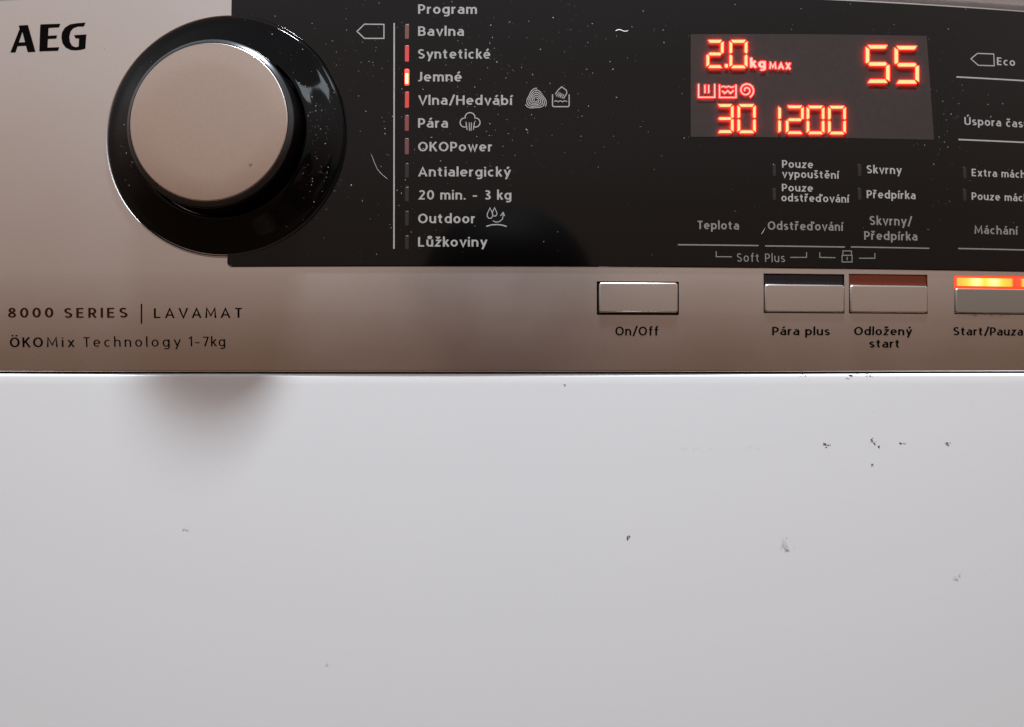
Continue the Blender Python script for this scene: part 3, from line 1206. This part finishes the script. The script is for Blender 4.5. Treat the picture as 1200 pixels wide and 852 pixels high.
def stuff(name, V, Fc, m, label):
    o = link(name, V, Fc, m, label=label)
    o['kind'] = 'stuff'
    o['category'] = name
    return o


V, Fc = [], []
u = random.uniform
for _ in range(430):                              # all over the black panel
    px, py = u(275, 1200), u(2, 306)
    if random.random() < (py / 330) ** 1.2 * .75:
        continue
    speck(V, Fc, px, py, .00004 + .00014 * random.random() ** 4, u(1, 1.8))
for cx_, cy_, sx__, sy__, n_ in ((585, 60, 55, 50, 120), (560, 160, 60, 40, 60), (368, 205, 20, 38, 60), (400, 60, 40, 30, 70), (375, 170, 12, 50, 70),
                                 (452, 150, 25, 80, 55), (470, 262, 20, 30, 30), (640, 150, 60, 50, 45), (700, 30, 60, 25, 55), (1105, 130, 14, 50, 40),
                                 (1095, 200, 14, 35, 24), (1150, 110, 20, 50, 16), (155, 185, 10, 22, 45), (355, 150, 18, 30, 40)):
    for _ in range(n_):
        px, py = random.gauss(cx_, sx__), random.gauss(cy_, sy__)
        if 0 < px < 1215 and 0 < py < 308:
            speck(V, Fc, px, py, .00004 + .00015 * random.random() ** 4, u(1, 2.2))
for _ in range(16):                               # a few short hairs of dust
    px, py = u(300, 1150), u(10, 270)
    speck(V, Fc, px, py, .00004, u(6, 12))
for _ in range(110):                              # on the dial's cap and the silver
    px, py = random.gauss(250, 50), random.gauss(140, 50)
    speck(V, Fc, px, py, .00003 + .00007 * random.random() ** 2, u(1, 2.5))
for _ in range(26):
    speck(V, Fc, u(0, 1200), u(318, 430), .00003 + .00006 * random.random() ** 2, 1.5)
stuff('dust', V, Fc, DUSTM, 'fine pale dust specks scattered over the black panel and the dial')

V, Fc = [], []
for _ in range(170):
    speck(V, Fc, u(0, 1200), 445 + 400 * random.random() ** 1.3, .00002 + .00006 * random.random() ** 3, u(1, 2))
for cx_, cy_, n_ in ((885, 525, 34), (815, 525, 26), (945, 438.5, 8), (1060, 440, 6), (920, 640, 8), (1122, 676, 9), (1010, 441, 14)):
    for _ in range(n_):
        speck(V, Fc, random.gauss(cx_, 11), random.gauss(cy_, 1.6 if n_ != 8 else 4), .00003 + .00006 * random.random() ** 2, u(1, 2))
for px, py in ((122.5, 57.5), (756, 418), (878, 412), (770, 320), (773, 318), (240, 340)):
    speck(V, Fc, px, py, .00011, 1.4)
for _ in range(22):
    speck(V, Fc, u(716, 756), random.gauss(366.6, .5), .00011, 1.8)
for _ in range(30):
    speck(V, Fc, u(1135, 1185), random.gauss(369.6, .5), .00010, 2)
stuff('grit', V, Fc, DUSTD, 'tiny dark grit specks scattered over the white front and in the button gaps')


def fleck(px, py, parts, label, m=DUSTD, name='dirt_fleck', cat='dirt', h=.00006):
    V, Fc = [], []
    for dx, dy, size, el, ang in parts:
        f_ = .03 if m is SMUDGE else .2
        speck(V, Fc, px + dx, py + dy, size * (1.25 if m is SMUDGE else .85), el, R(ang), fl=f_)
        for _ in range(4 if m is SMUDGE else 6):        # crumbs broken off round each piece
            q, b = random.uniform(-1, 1) * size * el * 1.3 / .0003, random.gauss(0, size * .8 / .0003)
            speck(V, Fc, px + dx + q * math.cos(R(ang)) + b * math.sin(R(ang)), py + dy - q * math.sin(R(ang)) + b * math.cos(R(ang)),
                  size * random.uniform(.15, .45), random.uniform(1, 2.4), fl=f_)
    o = link(name, V, Fc, m, label=label)
    o['category'] = cat
    return o


fleck(968, 521, [(-1, 0, .00045, 1.7, -10), (2.5, .5, .0003, 2.2, -15), (0, 3, .0002, 1.2, 40)], 'dark dirt fleck on the white front, leftmost of the row right of the middle')
fleck(1023, 518, [(-2, -2.5, .00035, 2.6, 50), (1.5, 1.5, .0003, 2.8, 45), (7, 5.5, .0005, 1.2, 20)], 'long slanting dark dirt mark on the white front, largest of the row')
fleck(1055, 519.5, [(0, 0, .0004, 1.5, 5), (4.5, .2, .0002, 3.4, 0)], 'dark dirt fleck with a thin tail between the slanting mark and the rightmost one')
fleck(1110, 519, [(0, 0, .0005, 1.7, 8), (.5, 2.4, .0003, 1.1, 0)], 'dark dirt fleck at the right end of the row on the white front')
fleck(1022, 544.5, [(0, 0, .0004, 1.2, 40)], 'small round dirt spot below the long slanting mark')
fleck(736, 630, [(-.5, .3, .00055, 1.2, 30), (1.5, -1.3, .00025, 1.3, 30)], 'single dark dirt spot low in the middle of the white front')
fleck(662, 451, [(0, 0, .0003, 1.4, 30)], 'tiny brown spot on the white front under the button gap line')
fleck(1000, 439.6, [(-2.6, .3, .00042, 3.4, 8), (3, -.8, .0003, 3.0, -14)], 'dark grime lodged under the fascia edge below the word start')
fleck(1018, 439.6, [(-1.6, -.6, .0004, 2.6, 20), (2, .8, .0003, 2.0, 15)], 'dark grime lodged under the fascia edge right of the word start')
fleck(943, 438.9, [(-2.5, -.6, .0003, 3.2, 42), (1, 1.4, .0002, 2.5, 40)], 'thin dark chip under the fascia edge below the words Pára plus')
fleck(920, 641, [(-1.6, -4, .0010, 1.8, 60), (1.5, 2.4, .0007, 1.5, 50)], 'faint grey smear on the lower right of the white front', SMUDGE, 'smear', 'smear')
fleck(1122, 676, [(-2, 1, .0006, 1.6, 20), (2, -2, .0005, 1.6, 60)], 'faint grey smear near the right edge of the white front', SMUDGE, 'smear', 'smear')
fleck(383, 779, [(0, 0, .0004, 1.5, 60)], 'tiny grey spot near the bottom of the white front, left of the middle', SMUDGE, 'smear', 'smear')
fleck(217, 620, [(-1, 0, .0005, 1.6, 20), (3, 1, .0003, 1.6, 20)], 'faint grey spot on the left of the white front below the dial shadow', SMUDGE, 'smear', 'smear')
fleck(293.5, 193, [(0, 0, .00042, 1.0, 0), (0, 1.8, .0002, 1.8, 60), (-1.6, -.6, .0002, 1.8, 0)], 'dark speck on the lower right of the metal dial cap', DUSTD, 'crumb', 'crumb')


def strand(name, pts, wd, m, label):
    """thin thread lying on the panel: a four-sided tube along points of its surface"""
    V, Fc = [], []
    q = []
    for px, py in pts:
        q.append(surf(px, py, .0001))
    for i, (p, n_) in enumerate(q):
        a, b = q[max(0, i - 1)][0], q[min(len(q) - 1, i + 1)][0]
        t = (b - a).normalized()
        s_ = t.cross(n_).normalized()
        ww = wd * (.55 if i in (0, len(q) - 1) else 1)
        V += [p + s_ * ww, p + n_ * ww, p - s_ * ww, p - n_ * ww * .5]
    for i in range(len(q) - 1):
        for j in range(4):
            k_ = (j + 1) % 4
            Fc.append((4 * i + j, 4 * i + k_, 4 * i + 4 + k_, 4 * i + 4 + j))
    Fc += [(0, 1, 2, 3), tuple(4 * (len(q) - 1) + j for j in (3, 2, 1, 0))]
    o = link(name, V, Fc, m, smooth=True, label=label)
    o['category'] = name.replace('_', ' ')
    return o


strand('lint', [(721, 37.4), (723.5, 36.4), (726, 36.2), (728.5, 37.2), (731, 38.2), (733.5, 38), (736, 37)], .00022, FIBRE,
       'short wavy white thread on the black panel above the middle')
strand('hair', [(433.6, 178), (436.2, 183.6), (438.6, 190), (442, 198), (447, 204.4), (454.6, 210.6)], .000085, DUSTM,
       'thin curved pale hair on the black panel between dial and programme list')
strand('scratch', [(891.4, 275), (894.6, 270), (896.4, 265.6)], .00009, DUSTM, 'short pale slanting hair left of the word Odstřeďování')

# ------------------------------------------------------------------ the person taking the photograph, mirrored in the black panel
SKIN = mat('skin', (.25, .14, .10), .6)
HAIR = mat('dark_hair', (.012, .009, .008), .7)
CLOTH = mat('brown_pullover', (.13, .085, .062), .9)


def loft(name, rings, m, parent, seg=28, label=None, bump=None):
    """one closed skin through ellipse rings: (x, y, z, half width, half depth)"""
    V, Fc = [], []
    for i, (x, y, z, a, b) in enumerate(rings):
        for k in range(seg):
            t = 2 * math.pi * k / seg
            dx, dy = a * math.cos(t), b * math.sin(t)
            if bump:
                dx, dy = bump(i, t, dx, dy)
            V.append((x + dx, y + dy, z))
    for i in range(len(rings) - 1):
        for k in range(seg):
            l = (k + 1) % seg
            Fc.append((i * seg + k, i * seg + l, (i + 1) * seg + l, (i + 1) * seg + k))
    Fc.append(tuple(range(seg))[::-1])
    Fc.append(tuple((len(rings) - 1) * seg + k for k in range(seg)))
    o = link(name, V, Fc, m, parent, smooth=True, label=label)
    sb = o.modifiers.new('smooth', 'SUBSURF')
    sb.levels = sb.render_levels = 1
    return o


px_, py_, pz_ = .012, -.150, .050                         # middle of the head
person = bpy.data.objects.new('person', None)
person.location = (px_, py_, pz_ - .75)
C.objects.link(person)
person['label'] = 'dark-haired person, a dark round reflection in the black panel under the word Outdoor'
person['category'] = 'person'


def face(i, t, dx, dy):
    if 6 <= i <= 13 and math.sin(t) > .9 and i in (8, 9):      # nose, towards the machine
        dy += .016
    if i in (9, 10) and abs(math.cos(t)) > .97:                # ears
        dx *= 1.14
    return dx, dy


hd = [(-.52, .16, .10), (-.40, .17, .11), (-.30, .185, .10), (-.215, .17, .075), (-.165, .075, .058), (-.125, .056, .056), (-.10, .050, .062),
      (-.075, .058, .078), (-.045, .066, .088), (-.02, .071, .092), (.015, .075, .094), (.05, .074, .092), (.08, .062, .078), (.10, .042, .052), (.112, .014, .018)]
loft('body', [(px_, py_ + (.0 if z > -.1 else -.02), pz_ + z, a, b) for z, a, b in hd], SKIN, person, bump=face)
hr = [(-.06, .082, .052), (-.02, .094, .074), (.02, .102, .096), (.055, .102, .110), (.085, .092, .104), (.108, .070, .082), (.124, .040, .048), (.130, .012, .014)]
loft('hair', [(px_, py_ - (.032 if z < .03 else .012), pz_ + z, a, b) for z, a, b in hr], HAIR, person)
cl = [(-.54, .172, .115), (-.40, .182, .122), (-.30, .197, .112), (-.212, .182, .087), (-.170, .092, .072), (-.150, .066, .066)]
loft('pullover', [(px_, py_ - .02, pz_ + z, a, b) for z, a, b in cl], CLOTH, person)
for sgn in (-1, 1):
    for dy, dz, rr in ((.0865, .0, .0115),):
        V, Fc = [], []
        for i in range(7):
            for k in range(12):
                a, b_ = math.pi * i / 6, 2 * math.pi * k / 12
                V.append((px_ + sgn * .03 + rr * math.sin(a) * math.cos(b_), py_ + dy - .006 + rr * math.sin(a) * math.sin(b_), pz_ + dz + rr * math.cos(a)))
        for i in range(6):
            for k in range(12):
                Fc.append((i * 12 + k, i * 12 + (k + 1) % 12, (i + 1) * 12 + (k + 1) % 12, (i + 1) * 12 + k))
        link('eye', V, Fc, BLACK, person, smooth=True)
